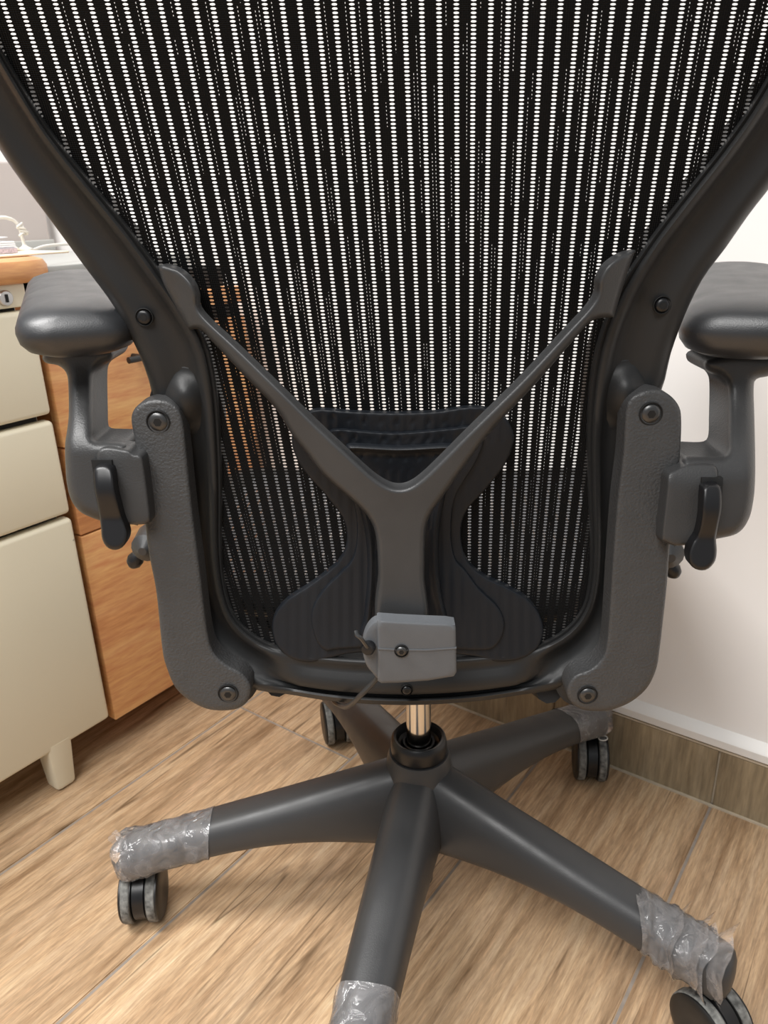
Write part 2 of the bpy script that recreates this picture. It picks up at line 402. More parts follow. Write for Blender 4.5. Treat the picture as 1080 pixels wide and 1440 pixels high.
# ------------------------------------------------------------------ desk with cream pedestal (left)
desk = tag(empty('desk', rw(.93, .4, 0)), 'desk with cream metal drawer pedestal and orange wooden rounded edge', 'desk')
FW = .897
def cbox(name, w0, w1, p0, p1, z0, z1, m, par, bev=.002): return box(name, (w0, w1, p0, p1, z0, z1), m, par, bev)
cbox('pedestal_body', FW+.022, 1.42, .02, .510, .078, .693, M_cream, desk, .003)
for z0, z1 in ((.073, .394), (.4005, .5265), (.5345, .6625)):
    d = cbox('drawer_front', FW, FW+.021, .016, .518, z0, z1, M_cream, desk, .006)
cbox('drawer_gap', FW+.018, FW+.024, .025, .506, .085, .685, M_gap, desk, 0)
tr = cbox('lock_rail', FW+.004, FW+.022, .016, .516, .667, .694, M_cream, desk, .002)
lk = rw(FW+.004, .489, .679)
v, f = lathe_data([(.009, 0), (.009, .003), (.0078, .0042), (.0001, .0046)], lk, -WV, 24); mk('lock', v, f, M_lock, tr)
v, f = box_data(FW-.0022, FW+.001, .4877, .4903, .6745, .6835); mk('keyhole', v, f, M_void, tr)
def taper_leg(w0, p0):
    a = [(w0, p0), (w0+.036, p0), (w0+.036, p0+.036), (w0, p0+.036)]
    c = (w0+.020, p0+.018)
    rings = []
    for z, s in ((0.006, .80), (.004, .76), (.010, .83), (.082, 1.06)):
        ring = []
        for (x, y), (ex, ey) in zip(a, ((-1, -1), (1, -1), (1, 1), (-1, 1))):
            X = c[0]+(x-c[0])*s; Y = c[1]+(y-c[1])*s
            for dx, dy in ((0, .005), (.0015, .0015), (.005, 0)) if ex*ey > 0 else ((.005, 0), (.0015, .0015), (0, .005)):
                ring.append(rw(X-ex*dx, Y-ey*dy, z))
        rings.append(ring)
    rings = [rings[1], rings[0], rings[2], rings[3]]
    return rings_mesh(rings)
for w0, p0 in ((.898, .418), (.898, .045), (1.36, .418)):
    v, f = taper_leg(w0, p0); mk('leg', v, f, M_cream, desk, 30)
    v, f = lathe_data([(.010, 0), (.010, .005)], rw(w0+.02, p0+.018, 0), (0, 0, 1), 12); mk('foot', v, f, M_black, desk)
# orange top with rounded front edge and rounded corner
top_pl = [(1.46, -.40), (.905, -.40)] + [(.905-.028*math.sin(a)*0, -.40) for a in ()]
def top_outline(ins):
    pts = [(1.44, -.45), (.886+ins, -.45)]
    for a in np.linspace(0, math.pi/2, 8): pts.append((.886+ins+.04-.04*math.cos(a)+0, .505+ (.055-ins)*math.sin(a)+0))
    pts.append((1.44, .56-ins)); return pts
rings = [[rw(w, p, z) for w, p in top_outline(i)] for i, z in ((.008, .694), (.002, .698), (0, .704), (0, .712), (.003, .7185), (.010, .7215))]
v, f = rings_mesh(rings); mk('desktop', v, f, M_orange, desk, 40)

# ------------------------------------------------------------------ orange cabinet between the desk and the wall
cab = tag(empty('drawer_cabinet', rw(1.1, .72, 0)), 'orange wood veneer drawer cabinet between the cream pedestal and the wall', 'cabinet')
CW = .905
cbox('cabinet_body', CW+.019, 1.40, .535, .868, .06, .657, M_orange, cab, .001)
for z0, z1 in ((.057, .3585), (.361, .4825), (.485, .6125)):
    d = cbox('drawer_front', CW, CW+.018, .530, .872, z0, z1, M_orange, cab, .0015)
    hz = z1-.028
    v, f = join(tube_data([rw(CW-.024, .630, hz), rw(CW-.024, .69, hz), rw(CW-.024, .757, hz)], .0045, 12), tube_data([rw(CW, .655, hz), rw(CW-.012, .655, hz), rw(CW-.024, .655, hz)], .0035, 10), tube_data([rw(CW, .732, hz), rw(CW-.012, .732, hz), rw(CW-.024, .732, hz)], .0035, 10)); mk('handle', v, f, M_black, d)
cbox('shadow_gap', CW+.012, CW+.02, .54, .862, .608, .64, M_gap, cab, 0)
cbox('top_strip', CW, CW+.02, .530, .872, .6345, .657, M_orange, cab, .001)
cbox('recess', CW+.03, 1.38, .62, .862, .657, .687, M_gap, cab, 0)
cbox('cabinet_top', CW+.12, 1.44, .565, .90, .687, .702, M_ledge, cab, .002)
for p in (.56, .84):
    for w in (1.10, 1.36):
        v, f = lathe_data([(.016, 0), (.016, .062)], rw(w, p, 0), (0, 0, 1), 14); mk('foot', v, f, M_black, cab)

# partition behind desk
pt = tag(empty('desk_partition', rw(1.47, .2, 0)), 'beige-grey desk partition panel behind the desk', 'partition')
cbox('panel', 1.455, 1.485, -.6, .905, .0, .858, M_part, pt, .004)
cbox('ledge', 1.442, 1.456, -.6, .905, .690, .722, M_ledge, pt, .002)

# things on the desk
sh = cbox('cream_sheet', .925, 1.06, .20, .598, .7222, .7245, M_sheet, None, .0008); tag(sh, 'flat cream sheet lying on the desktop under the white cord', 'paper')
pst = tag(empty('paper_stack', rw(1.0, .45, .7245)), 'short stack of white papers with a printed edge on the cream sheet', 'papers')
for i in range(6):
    z0 = .7246+i*.0024
    q = box('sheet', (.955+.001*random.random(), 1.2, .30, .545+.002*random.random(), z0, z0+.0021), M_paper, pst, .0005)
cv = []
# curled top sheet
us = np.linspace(0, 1, 9)
top = [[rw(.956, .30+u*.238, .7392+.004*u**3) , rw(1.2, .30+u*.238, .7392+.004*u**3), rw(1.2, .30+u*.238, .7400+.004*u**3), rw(.956, .30+u*.238, .7400+.004*u**3)] for u in us]
v, f = rings_mesh(top); mk('curled_sheet', v, f, M_paper, pst)
M_print = mat('printed_edge', lin(196, 178, 186), .8, noise=.25, nscale=500)
box('printed_label', (.9535, .9550, .32, .546, .7252, .7308), M_print, pst)
cz = .7246
cord = tag(empty('white_cord', rw(1.0, .52, .7245)), 'white cord tied in a small knot standing up from the desktop', 'cord')
def cy(px, py, w): # point of the vertical plane w = const behind the photo position
    d = ray(px, py); return C0+d*(w/(d@WV))
pth = [cy(x, y, 1.02) for x, y in ((-60, 330), (-25, 313), (0, 306), (12, 307), (22, 312), (28, 322), (32, 333), (35, 348))] 
tube('loop', pth, .0022, M_cord, cord, 8)
kn = []
for i, a in enumerate(np.linspace(0, 5*math.pi, 26)):
    c = cy(27+4.5*i/25*2, 318+11*i/25, 1.018); kn.append(c+.0035*math.cos(a)*WV*0+.0042*math.cos(a)*CR+.0036*math.sin(a)*CF)
tube('knot', kn, .0016, M_cord, cord, 6, dense=False)
tube('knot_tail', [cy(24, 319, 1.017), cy(28, 316, 1.015), cy(31, 313.5, 1.015)], .0015, M_cord, cord, 6)
tube('knot_tail', [cy(27, 332, 1.015), cy(31, 328.5, 1.015), cy(37, 327, 1.017)], .0015, M_cord, cord, 6)
v, f = lathe_data([(.010, 0), (.0095, .003), (.004, .006), (.0025, .008)], cy(36, 353, 1.02), (0, 0, 1), 14); mk('base', v, f, M_cord, cord)
tube('tail', [cy(22, 349, 1.0), cy(30, 352, 1.01), cy(45, 352, 1.02), cy(60, 347, 1.04), cy(78, 344.5, 1.06), cy(105, 343, 1.08), cy(135, 345, 1.10)], .0022, M_cord, cord, 8)

# ------------------------------------------------------------------ office chair
AX = np.array([.031, .688])          # column axis on the floor
CYAW = R_(5.0)
CFW = np.array([math.sin(CYAW), math.cos(CYAW), 0]); CRT = np.array([math.cos(CYAW), -math.sin(CYAW), 0])
chair = tag(empty('office_chair', (AX[0], AX[1], 0)), 'dark grey mesh-back office chair on a five-star base, seen from behind', 'chair')
XC = .018
def S(x, z):      # mid surface of the backrest
    dx = x-XC
    return .548 - .70*(z-.57)**2 + .45*dx*dx - math.tan(CYAW)*dx
def off(o): return lambda x, z: S(x, z)+o

# frame loop: (outer, inner) pairs in photo positions
L = [((-170, -220), (-85, -200)), ((-155, -100), (-70, -95)), ((-118, 0), (-32, -10)), ((-62, 110), (10, 72)), ((0, 212), (66, 166)), ((33, 260), (99, 211)),
     ((67, 305), (134, 254)), ((117, 373), (190, 322)), ((157, 427), (236, 385)), ((183, 473), (274, 438)), ((200, 510), (299, 482)), ((212, 548), (311, 540)),
     ((222, 610), (316, 605)), ((232, 685), (318, 680)), ((242, 770), (317, 770)), ((257, 840), (322, 826)), ((280, 902), (334, 862)), ((316, 945), (357, 886)),
     ((358, 970), (386, 902)), ((402, 977), (424, 913)), ((473, 988), (490, 920)), ((569, 993), (569, 922)),
     ((665, 988), (650, 919)), ((742, 977), (716, 912)), ((785, 969), (757, 900)), ((830, 945), (790, 882)), ((866, 900), (812, 858)), ((884, 840), (823, 826)),
     ((893, 770), (826, 771)), ((900, 685), (822, 680)), ((908, 610), (820, 605)), ((934, 540), (824, 525)), ((944, 497), (838, 464)), ((965, 440), (865, 400)), ((990, 390), (905, 338)),
     ((1020, 350), (940, 291)), ((1055, 300), (980, 241)), ((1080, 268), (1009, 204)), ((1120, 212), (1048, 149)), ((1165, 130), (1086, 85)), ((1210, 20), (1130, 0)),
     ((1245, -100), (1165, -100)), ((1260, -220), (1175, -210)), ((1225, -370), (1145, -320)), ((1110, -475), (1060, -408)), ((850, -522), (850, -448)), ((560, -532), (560, -458)),
     ((250, -522), (250, -448)), ((10, -475), (60, -405)), ((-130, -360), (-50, -315))]
loop = spline([a+b for a, b in L], 260, True)
prof_top = [(0, .016), (.006, .007), (.022, .0012), (.07, -.0022), (.15, -.0044), (.24, -.0030), (.38, .0010), (.54, .0030), (.64, .0020), (.70, -.0030), (.745, -.0078), (.80, -.0084), (.845, -.0066), (.86, -.0040), (.90, -.0046), (.94, -.0010), (1.0, .006), (.98, .014), (.5, .018), (.06, .018)]
prof_rail = [(0, .013), (.02, .004), (.06, -.001), (.10, -.003), (.145, -.0015), (.165, .008), (.215, .008), (.235, -.0040), (.34, -.0066), (.50, -.0060), (.62, -.0040), (.70, -.0034), (.77, -.0050), (.84, -.0070), (.86, -.0066), (.91, -.005), (.95, -.0015), (1.0, .005), (.98, .014), (.5, .018), (.06, .018)]
prof_top.insert(15, (.925, -.003))
rings = []
for st in loop:
    o2, i2 = st[:2], st[2:]; m = (o2+i2)/2
    wr = 0.0
    if m[1] > 880: wr = float(np.clip((205-abs(m[0]-572))/50, 0, 1))
    ring = []
    for (u, dy), (u2, dy2) in zip(prof_top, prof_rail):
        U = u*(1-wr)+u2*wr; D = dy*(1-wr)+dy2*wr
        p = o2*(1-U)+i2*U
        if D > .012: q = at(p[0], p[1], off(0)); q = q+np.array([0, D, 0])
        else: q = at(p[0], p[1], off(D))
        ring.append(q)
    rings.append(ring)
v, f = rings_mesh(rings, True, True)
bframe = mk('back_frame', v, f, M_frame, chair, 60)
# bosses where the brackets bolt on
def boss(px, py, rx, ry, h, o):
    c = np.array([px, py]); P = [(px+rx*math.cos(a), py+ry*math.sin(a)) for a in np.linspace(0, 2*math.pi, 28, endpoint=False)]
    rr_ = min(rx, ry)*.95
    def pf(d): t = min(1., d/rr_); return h*(1-t*t*(3-2*t))
    return pillow_data(P, off(o), .02, pf, step=5, smooth=False, rings=(2, 5, 9))
for a in ((255, 566, 45, 50), (884, 558, 47, 52), (326, 956, 38, 36), (818, 958, 38, 36)):
    v, f = boss(*a, .014, -.0115); mk('boss', v, f, M_frame, bframe, 70)

def screw(name, px, py, Yf, r, parent, head=M_screw, cup=True, star=False, tilt=(0, -1, 0)):
    c = at(px, py, Yf); s = r*at(px, py, Yf)[1]/1000.
    n = np.array(tilt, float)
    if cup:
        v, f = lathe_data([(s*1.26, -.0010), (s*1.28, .0008), (s*1.20, .0010), (s*1.10, .0004), (s*1.08, -.002)], c, n, 28)
        ring = mk(name, v, f, M_void, parent)
    else: ring = parent
    hv = lathe_data([(s, -.001), (s*.98, .0008), (s*.86, .0017), (s*.62, .0022), (s*.50, .0023)], c, n, 28)
    hd = mk('head' if cup else name, *hv, head, ring)
    k = 6
    sv = lathe_data([(s*.47, .0020), (s*.46, .0025), (s*.01, .0025)], c, n, k)
    mk('socket', *sv, M_void, ring if cup else hd, sharp=20)
    return ring

# J-shaped arm brackets
JL = [(185, 592), (188, 577), (198, 567), (217, 561), (238, 564), (252, 575), (258, 593), (262, 627), (270, 707), (278, 770), (283, 810), (292, 885), (301, 916), (320, 934), (340, 945), (353, 963), (350, 983), (337, 995), (318, 999), (292, 997), (267, 985), (247, 967), (234, 937), (228, 910), (220, 833), (210, 780), (203, 725), (196, 665), (190, 620)]
JR = [(958, 592), (954, 570), (938, 553), (917, 547), (897, 552), (884, 562), (879, 580), (875, 640), (867, 707), (860, 800), (857, 850), (853, 900), (847, 923), (830, 940), (808, 949), (797, 967), (801, 986), (817, 997), (837, 1000), (860, 998), (887, 987), (910, 967), (923, 940), (928, 910), (933, 867), (938, 820), (942, 765), (950, 700), (956, 640)]
def plane_between(a, b, o):
    A, B = at(*a, off(o)), at(*b, off(o)); k = (B[1]-A[1])/(B[2]-A[2])
    return lambda x, z: A[1]+(z-A[2])*k
YJL = plane_between((222, 593), (321, 975), -.022); YJR = plane_between((915, 581), (826, 977), -.022)
brl = pillow('arm_bracket', JL, YJL, .017, rnd(7, .0035), M_brkt, chair, step=14, rings=(1, 2.5, 4.5, 7))
brr = pillow('arm_bracket', JR, YJR, .017, rnd(7, .0035), M_brkt, chair, step=14, rings=(1, 2.5, 4.5, 7))
for b, Yf, pts in ((brl, YJL, ((222.5, 593), (321, 975))), (brr, YJR, ((915, 581.5), (826, 977)))):
    for p in pts: screw('screw', *p, Yf, 12.5, b)
screw('screw', 203, 446, off(-.002), 9, bframe, M_black); screw('screw', 931, 429, off(-.002), 9, bframe, M_black)
screw('screw', 572, 970, off(-.007), 7.5, bframe, M_black)

# woven mesh
def weave(name, mapf, cells, mat_, parent, hw=.165, hh=.30):
    n = len(cells); k = cells[:, 0][:, None]; j = cells[:, 1][:, None]
    ang = np.array([0, 45, 90, 135, 180, 225, 270, 315])*math.pi/180
    ox = np.array([.5, .5, 0, -.5, -.5, -.5, 0, .5]); oy = np.array([0, .5, .5, .5, 0, -.5, -.5, -.5])
    ix = hw*np.cos(ang); iy = hh*np.sin(ang)
    ix[[1, 3, 5, 7]] *= 1.03; iy[[1, 3, 5, 7]] *= 1.06
    K = np.concatenate([k+ox, k+ix], 1).ravel(); J = np.concatenate([j+oy, j+iy], 1).ravel()
    co = mapf(K, J)-world_loc(parent)
    base = (np.arange(n)*16)[:, None, None]
    a = np.arange(8); b = (a+1) % 8
    quad = np.stack([a, b, b+8, a+8], 1)[None]; F = (base+quad).reshape(-1, 4)
    me = bpy.data.meshes.new(name); me.vertices.add(len(co)); me.vertices.foreach_set('co', co.ravel())
    me.loops.add(F.size); me.loops.foreach_set('vertex_index', F.ravel().astype(np.int32))
    me.polygons.add(len(F)); me.polygons.foreach_set('loop_start', (np.arange(len(F))*4).astype(np.int32))
    uv = me.uv_layers.new(name='UVMap'); uvd = np.stack([K, J], 1)[F.ravel()]; uv.data.foreach_set('uv', uvd.ravel())
    me.update(calc_edges=True); me.validate(); me.materials.append(mat_)
    return link(bpy.data.objects.new(name, me), parent)
def ray_n(x, y): return CR[None]*(x-540)[:, None]-CU[None]*(y-720)[:, None]+CF[None]*FPX
def at_n(x, y, o=0.0):
    d = ray_n(x, y); t = .55/d[:, 1]
    for _ in range(14):
        q = C0+d*t[:, None]; dx = q[:, 0]-XC
        t = (.548-.70*(q[:, 2]-.57)**2+.45*dx*dx-math.tan(CYAW)*dx+o)/d[:, 1]
    return C0+d*t[:, None]
def row_y(j): return 2412*(1-np.exp(-.0025*j))   # row number to photo height, rows shrink with distance
def back_map(k, j):
    y = row_y(j); s = 23.3-(y-100)*.0127; x0 = 595.5+.03*(y-100)
    return at_n(x0+k*s, y, 0.0)
inner = loop[:, 2:]*.78+loop[:, :2]*.22
kk, jj = np.meshgrid(np.arange(-32, 30), np.arange(-90, 192)); cells = np.stack([kk.ravel(), jj.ravel()], 1).astype(float)
yy = row_y(cells[:, 1]); xx = 595.5+.03*(yy-100)+cells[:, 0]*(23.3-(yy-100)*.0127)
ok = inside(inner, np.stack([xx, yy], 1)); cells = cells[ok]
weave('mesh_panel', back_map, cells, M_weave, chair)

# lumbar pad (stacked layers)
LUM = [(453, 576), (496, 579), (554, 581), (613, 579), (655, 573), (683, 574), (708, 586), (720, 603), (722, 622), (710, 653), (683, 688), (655, 720), (648, 752), (656, 786), (679, 809), (718, 828), (748, 848), (764, 880), (757, 910), (733, 926), (698, 930), (660, 922), (575, 916), (500, 918), (465, 925), (434, 931), (403, 922), (386, 900), (384, 870), (402, 845), (438, 821), (473, 793), (487, 766), (484, 733), (461, 700), (430, 665), (413, 634), (411, 609), (420, 592), (436, 579)]
LUM2 = [(460, 609), (477, 604), (554, 609), (632, 603), (660, 600), (676, 608), (680, 622), (668, 652), (640, 700), (634, 750), (640, 785), (655, 803), (674, 828), (702, 856), (709, 883), (697, 908), (670, 914), (575, 908), (480, 912), (458, 914), (443, 896), (438, 862), (453, 832), (480, 804), (496, 785), (502, 750), (496, 705), (465, 655), (452, 628), (452, 614)]
LUM3 = [(486, 630), (496, 624), (560, 627), (630, 624), (641, 630), (640, 645), (628, 690), (620, 730), (617, 780), (621, 832), (629, 868), (630, 900), (570, 904), (510, 900), (512, 865), (516, 820), (516, 775), (510, 732), (497, 690), (486, 650)]
def dimples(rows):
    def fn(v, d):
        h = np.zeros(len(v))
        for x0, y0, n, sx, bow in rows:
            for i in range(n):
                x = x0+i*sx; y = y0+bow*((i-(n-1)/2)/((n-1)/2))**2
                h += 0.0013*np.exp(-(((v[:, 0]-x)/2.6)**2+((v[:, 1]-y)/4.5)**2))
        h += .0004*np.sin(v[:, 0]*.42)*np.clip(d/10, 0, 1)*(np.abs(v[:, 1]-640) > 20)
        return h
    return fn
lum = pillow('lumbar_pad', LUM, off(-.007), .006, rnd(3.5, .0016), M_lum, chair, step=3.6, rings=(1, 2, 3.5), extra=dimples([(468, 594, 11, 22.5, -6)]), seg=4)
l2 = pillow('pad_layer', LUM2, off(-.0105), .004, rnd(3, .0014), M_lum, lum, step=3.6, rings=(1, 2, 3), extra=dimples([(478, 619, 9, 20.5, -5)]), seg=4)
def ridge(v, d): return dimples([(510, 643, 6, 20, -2)])(v, d) - .0026*np.exp(-((d-6)/3.4)**2) + .0016*np.clip((d-8)/6, 0, 1)
l3 = pillow('pad_layer', LUM3, off(-.0135), .004, rnd(4, .002), M_lum, lum, step=3.6, rings=(1, 2, 4, 6, 8, 10), extra=ridge, seg=4)

# Y-shaped support
YS = [(222, 374), (223, 374), (232, 372), (253, 380), (270, 397), (277, 415), (279, 432), (293, 450), (333, 487), (387, 539), (432, 583), (457, 607), (484, 632), (512, 658), (530, 673), (547, 683), (560, 686), (574, 684), (590, 674), (612, 654), (656, 610), (697, 570), (740, 527), (793, 470), (828, 432), (840, 412), (842, 393), (853, 373), (873, 358), (893, 352), (894, 353), (890, 362), (877, 400), (864, 444), (863, 446), (861, 446.5), (833, 451), (807, 478), (753, 540), (693, 604), (650, 660), (620, 702), (604, 726), (598, 752), (597, 809), (598, 880), (532, 880), (532, 809), (529, 756), (519, 729), (498, 706), (457, 670), (433, 640), (411, 612), (387, 574), (345, 530), (300, 482), (282, 464), (267, 463.5), (265, 463), (264, 461), (250, 437), (230, 400)]
def YY(x, z):
    dx = abs(x-XC); a = min(1., dx/.155)
    return S(x, z) - (.040*(1-a*a) + .012)
ysup = pillow('lumbar_yoke', YS, YY, .010, rnd(7.5, .006), M_ysup, chair, step=5, rings=(1, 2.5, 4.5, 7, 8.5), sharp=60, seg=4)
# clamp at the foot of the yoke
def YC(x, z): return at(566, 915, off(0))[1]-.061 + .0*(x)
CL = [(532, 872), (560, 874), (600, 876), (628, 877), (640, 879), (641, 883), (642, 945), (638, 951), (601, 957), (560, 960), (536, 960.5), (531, 957), (531, 900), (530, 873)]
clamp = pillow('clamp', CL, YC, .011, rnd(4, .0018), M_clamp, chair, step=10, rings=(1.2, 2.5, 4), smooth=False)
EAR = [(540, 880), (534, 873), (525, 875), (516, 885), (510.5, 900), (510, 915), (514, 932), (522, 944), (536, 951)]
pillow('clamp_ear', EAR, lambda x, z: YC(x, z)+.004, .008, rnd(4, .002), M_clamp, clamp, step=8, rings=(1.5, 3))
SEAM = [(532, 912), (560, 913.5), (600, 914), (642, 911), (642, 912.6), (600, 915.8), (560, 915.3), (532, 913.8)]
pillow('seam', SEAM, lambda x, z: YC(x, z)-.0006, .002, lambda d: 0, M_clamp, clamp, step=30, rings=(), smooth=False)
screw('screw', 564.5, 915, lambda x, z: YC(x, z)-.0002, 8.5, clamp)
kn = at(519, 909, lambda x, z: YC(x, z)+.004)
mk('knob', *lathe_data([(.0052, 0), (.0052, .004), (.004, .006), (.001, .0065)], kn, (-.25, -1, .1), 16), M_black, clamp)
tube('knob_rod', [kn+np.array([0, -.004, 0]), at(508, 898, lambda x, z: YC(x, z)-.004), at(502, 893, lambda x, z: YC(x, z)-.003), at(500.5, 887, lambda x, z: YC(x, z)-.001)], .0015, M_screw, clamp, 8)
tube('cable', [at(533, 950, lambda x, z: YC(x, z)+.012), at(524, 961, lambda x, z: YC(x, z)+.014), at(508, 977, lambda x, z: YC(x, z)+.016), at(496, 989, lambda x, z: YC(x, z)+.03), at(485, 994, lambda x, z: YC(x, z)+.05), at(474, 990, lambda x, z: YC(x, z)+.07), at(468, 984, lambda x, z: YC(x, z)+.09)], .0021, M_cable, chair, 8)

# arms: housing + stem + lever + pad
def make_arm(side, arm_out, plate_out, slot, lever, Yb, ztop, zbot, pad_c):
    def Ya(x, z):
        t = min(1., max(0., (z-zbot)/(ztop-zbot)))
        return Yb(x, z)-.010 + .050*t*t*(3-2*t)
    arm = pillow('arm_stem', arm_out, Ya, .034, rnd(13, .012), M_arm, chair, step=6, rings=(1.2, 3, 5.5, 9, 13), sharp=60)
    pillow('arm_plate', plate_out, lambda x, z: Ya(x, z)-.0035, .02, rnd(5, .0035), M_arm, arm, step=10, rings=(1.2, 3, 5), sharp=50)
    pillow('lever_slot', slot, lambda x, z: Ya(x, z)-.0052, .004, lambda d: 0, M_void, arm, step=20, rings=(), smooth=False)
    def lx(v, d):
        y = v[:, 1]; y0, y1 = y.min(), y.max(); t = (y-y0)/(y1-y0)
        return -.006*np.sin(np.clip(t*1.6, 0, 1)*math.pi) -.004*np.clip((t-.6)/.4, 0, 1)
    pillow('arm_lever', lever, lambda x, z: Ya(x, z)-.0105, .008, rnd(6, .003), M_black, arm, step=5, rings=(1.5, 3, 5, 7), extra=lx, sharp=60)
    return Ya
ARML = [(60, 500), (64, 510), (82, 514), (93, 524), (96, 540), (96.7, 580), (94.5, 604), (91.5, 625), (92, 655), (94, 680), (100, 703), (112, 719), (127, 727), (142, 732), (165, 735), (185, 737), (196, 736), (194, 700), (188, 660), (184, 640), (180, 628), (174, 622), (150, 620.5), (136, 619.5), (131.5, 614), (131, 590), (131, 540), (134, 523), (145, 513), (157, 506), (162, 494), (150, 488), (110, 486), (75, 488)]
PLATEL = [(138, 634), (178, 632), (187, 638), (199, 641), (204, 660), (212, 728), (208, 735), (200, 737.5), (172, 737), (150, 733), (141, 700)]
SLOTL = [(128, 647), (157, 647), (159, 690), (166, 728), (158, 735), (143, 733), (135, 690)]
LEVL = [(131, 665), (135, 656), (147, 654), (157, 658), (160, 668), (162.5, 690), (168, 712), (173, 729), (178, 742), (180, 755), (174, 768), (162, 773.5), (150, 769), (143.5, 757), (142, 742), (139, 720), (133, 690)]
zt, zb = aty(100, 520, .57)[2], aty(100, 625, .57)[2]
YAL = make_arm(-1, ARML, PLATEL, SLOTL, LEVL, YJL, zt, zb, None)
ARMR = [(992, 506), (990, 517), (998, 524), (1012, 530), (1021, 540), (1023.5, 555), (1023.5, 600), (1023, 630), (1018, 639), (1005, 641), (975, 640), (962, 641), (958, 648), (956, 660), (950, 700), (946, 763), (955, 766), (975, 764), (1007, 758), (1037, 750), (1053, 730), (1060, 700), (1062, 670), (1062, 640), (1061, 590), (1060, 545), (1064, 533), (1080, 529), (1092, 522), (1096, 506), (1060, 498), (1020, 498)]
PLATER = [(955, 657), (950, 660), (939, 667), (937, 690), (930, 756), (936, 762), (950, 767.5), (973, 765), (1000, 758), (1006, 720), (1010, 680), (1006, 655), (975, 652)]
SLOTR = [(987, 672), (1017, 672), (1014, 720), (1007, 757), (985, 762), (976, 757), (985, 715)]
LEVR = [(988, 692), (990, 683), (1000, 680), (1011, 681), (1015, 690), (1015, 715), (1010, 740), (1007, 757), (1008, 775), (1005, 790), (994, 801), (980, 801), (970, 793), (968, 778), (973, 763), (981, 750), (986, 727)]
zt2, zb2 = aty(1040, 535, .56)[2], aty(1040, 645, .56)[2]
YAR = make_arm(1, ARMR, PLATER, SLOTR, LEVR, YJR, zt2, zb2, None)

def arm_pad(px, Yr, w, l, ztop, h, toe, slope, parent):
    a = CYAW+toe
    fw = np.array([math.sin(a), math.cos(a), 0]); rt = np.array([math.cos(a), -math.sin(a), 0])
    base = np.array([px, Yr, 0])
    def outline(ins, taper):
        pts = []
        hw = w/2-ins; r = min(.026, hw*.9)
        for cx, cyy, a0 in ((hw-r, l-ins-r, 0), (-(hw-r), l-ins-r, 90), (-(hw-r), ins+r, 180), (hw-r, ins+r, 270)):
            for t in np.linspace(0, 90, 8): 
                A = R_(a0+t); pts.append((cx+r*math.cos(A), cyy+r*math.sin(A)))
        return pts
    prof = [(.022, 0), (.014, .0010), (.006, .0050), (.0015, .011), (0, .018), (.0005, .022), (.003, .0275), (.008, .032), (.016, .0350), (.026, .0365), (.036, .037)]
    rings = []
    for ins, z in prof:
        z *= h/.037
        rings.append([base+rt*x+fw*y+np.array([0, 0, ztop-h+z+slope*y]) for x, y in outline(ins, 0)])
    v, f = rings_mesh(rings)
    return mk('arm_pad', v, f, M_pad, parent, 60)
arm_pad(-.213, .556, .086, .25, .7075, .038, R_(-25), .055, chair)
arm_pad(.253, .530, .092, .25, .700, .041, R_(15), .055, chair)

# seat
SZ = .452; seat_c = np.array([AX[0], AX[1], 0])+CFW*.107-CRT*.006
def seat_pt(u, v_):   # u across -1..1, v along 0 rear .. 1 front
    y = -.205+.41*v_; x = .234*u
    z = SZ - .012*(1-u*u)*math.sin(math.pi*min(1, max(0, v_))) - .035*max(0, v_-.75)**2/.0625
    return seat_c+CRT*x+CFW*y+np.array([0, 0, z])
ring_path = []
for a in np.linspace(0, 2*math.pi, 64, endpoint=False):
    ca, sa = math.cos(a), math.sin(a); u = math.copysign(abs(ca)**.55, ca); vv = .5+.5*math.copysign(abs(sa)**.55, sa)
    ring_path.append(seat_pt(u, vv))
rings = []
n = len(ring_path)
for i in range(n):
    t = ring_path[(i+1) % n]-ring_path[i-1]; t /= np.linalg.norm(t); s = np.cross(t, (0, 0, 1)); s /= np.linalg.norm(s)
    rings.append([ring_path[i]+s*(.020*math.cos(b))+np.array([0, 0, .014*math.sin(b)-.006]) for b in np.linspace(0, 2*math.pi, 12, endpoint=False)])
v, f = rings_mesh(rings, True, True); mk('seat_frame', v, f, M_frame, chair, 60)
def seat_map(K, J):
    u = K/24.; w_ = (J+.5)/150.
    y = -.205+.41*w_; x = .234*u
    z = SZ - .012*(1-np.clip(u*u, 0, 1))*np.sin(math.pi*np.clip(w_, 0, 1)) - .035*np.maximum(0, w_-.75)**2/.0625
    return seat_c+CRT*x[:, None]+CFW*y[:, None]+np.stack([0*z, 0*z, z], 1)
kk, jj = np.meshgrid(np.arange(-24, 25), np.arange(0, 150)); cs = np.stack([kk.ravel(), jj.ravel()], 1).astype(float)
ok = (np.abs(cs[:, 0]/24.5)**3.6+np.abs((cs[:, 1]-75)/75.5)**3.6) < 1; weave('seat_mesh', seat_map, cs[ok], M_weave2, chair, .11, .25)
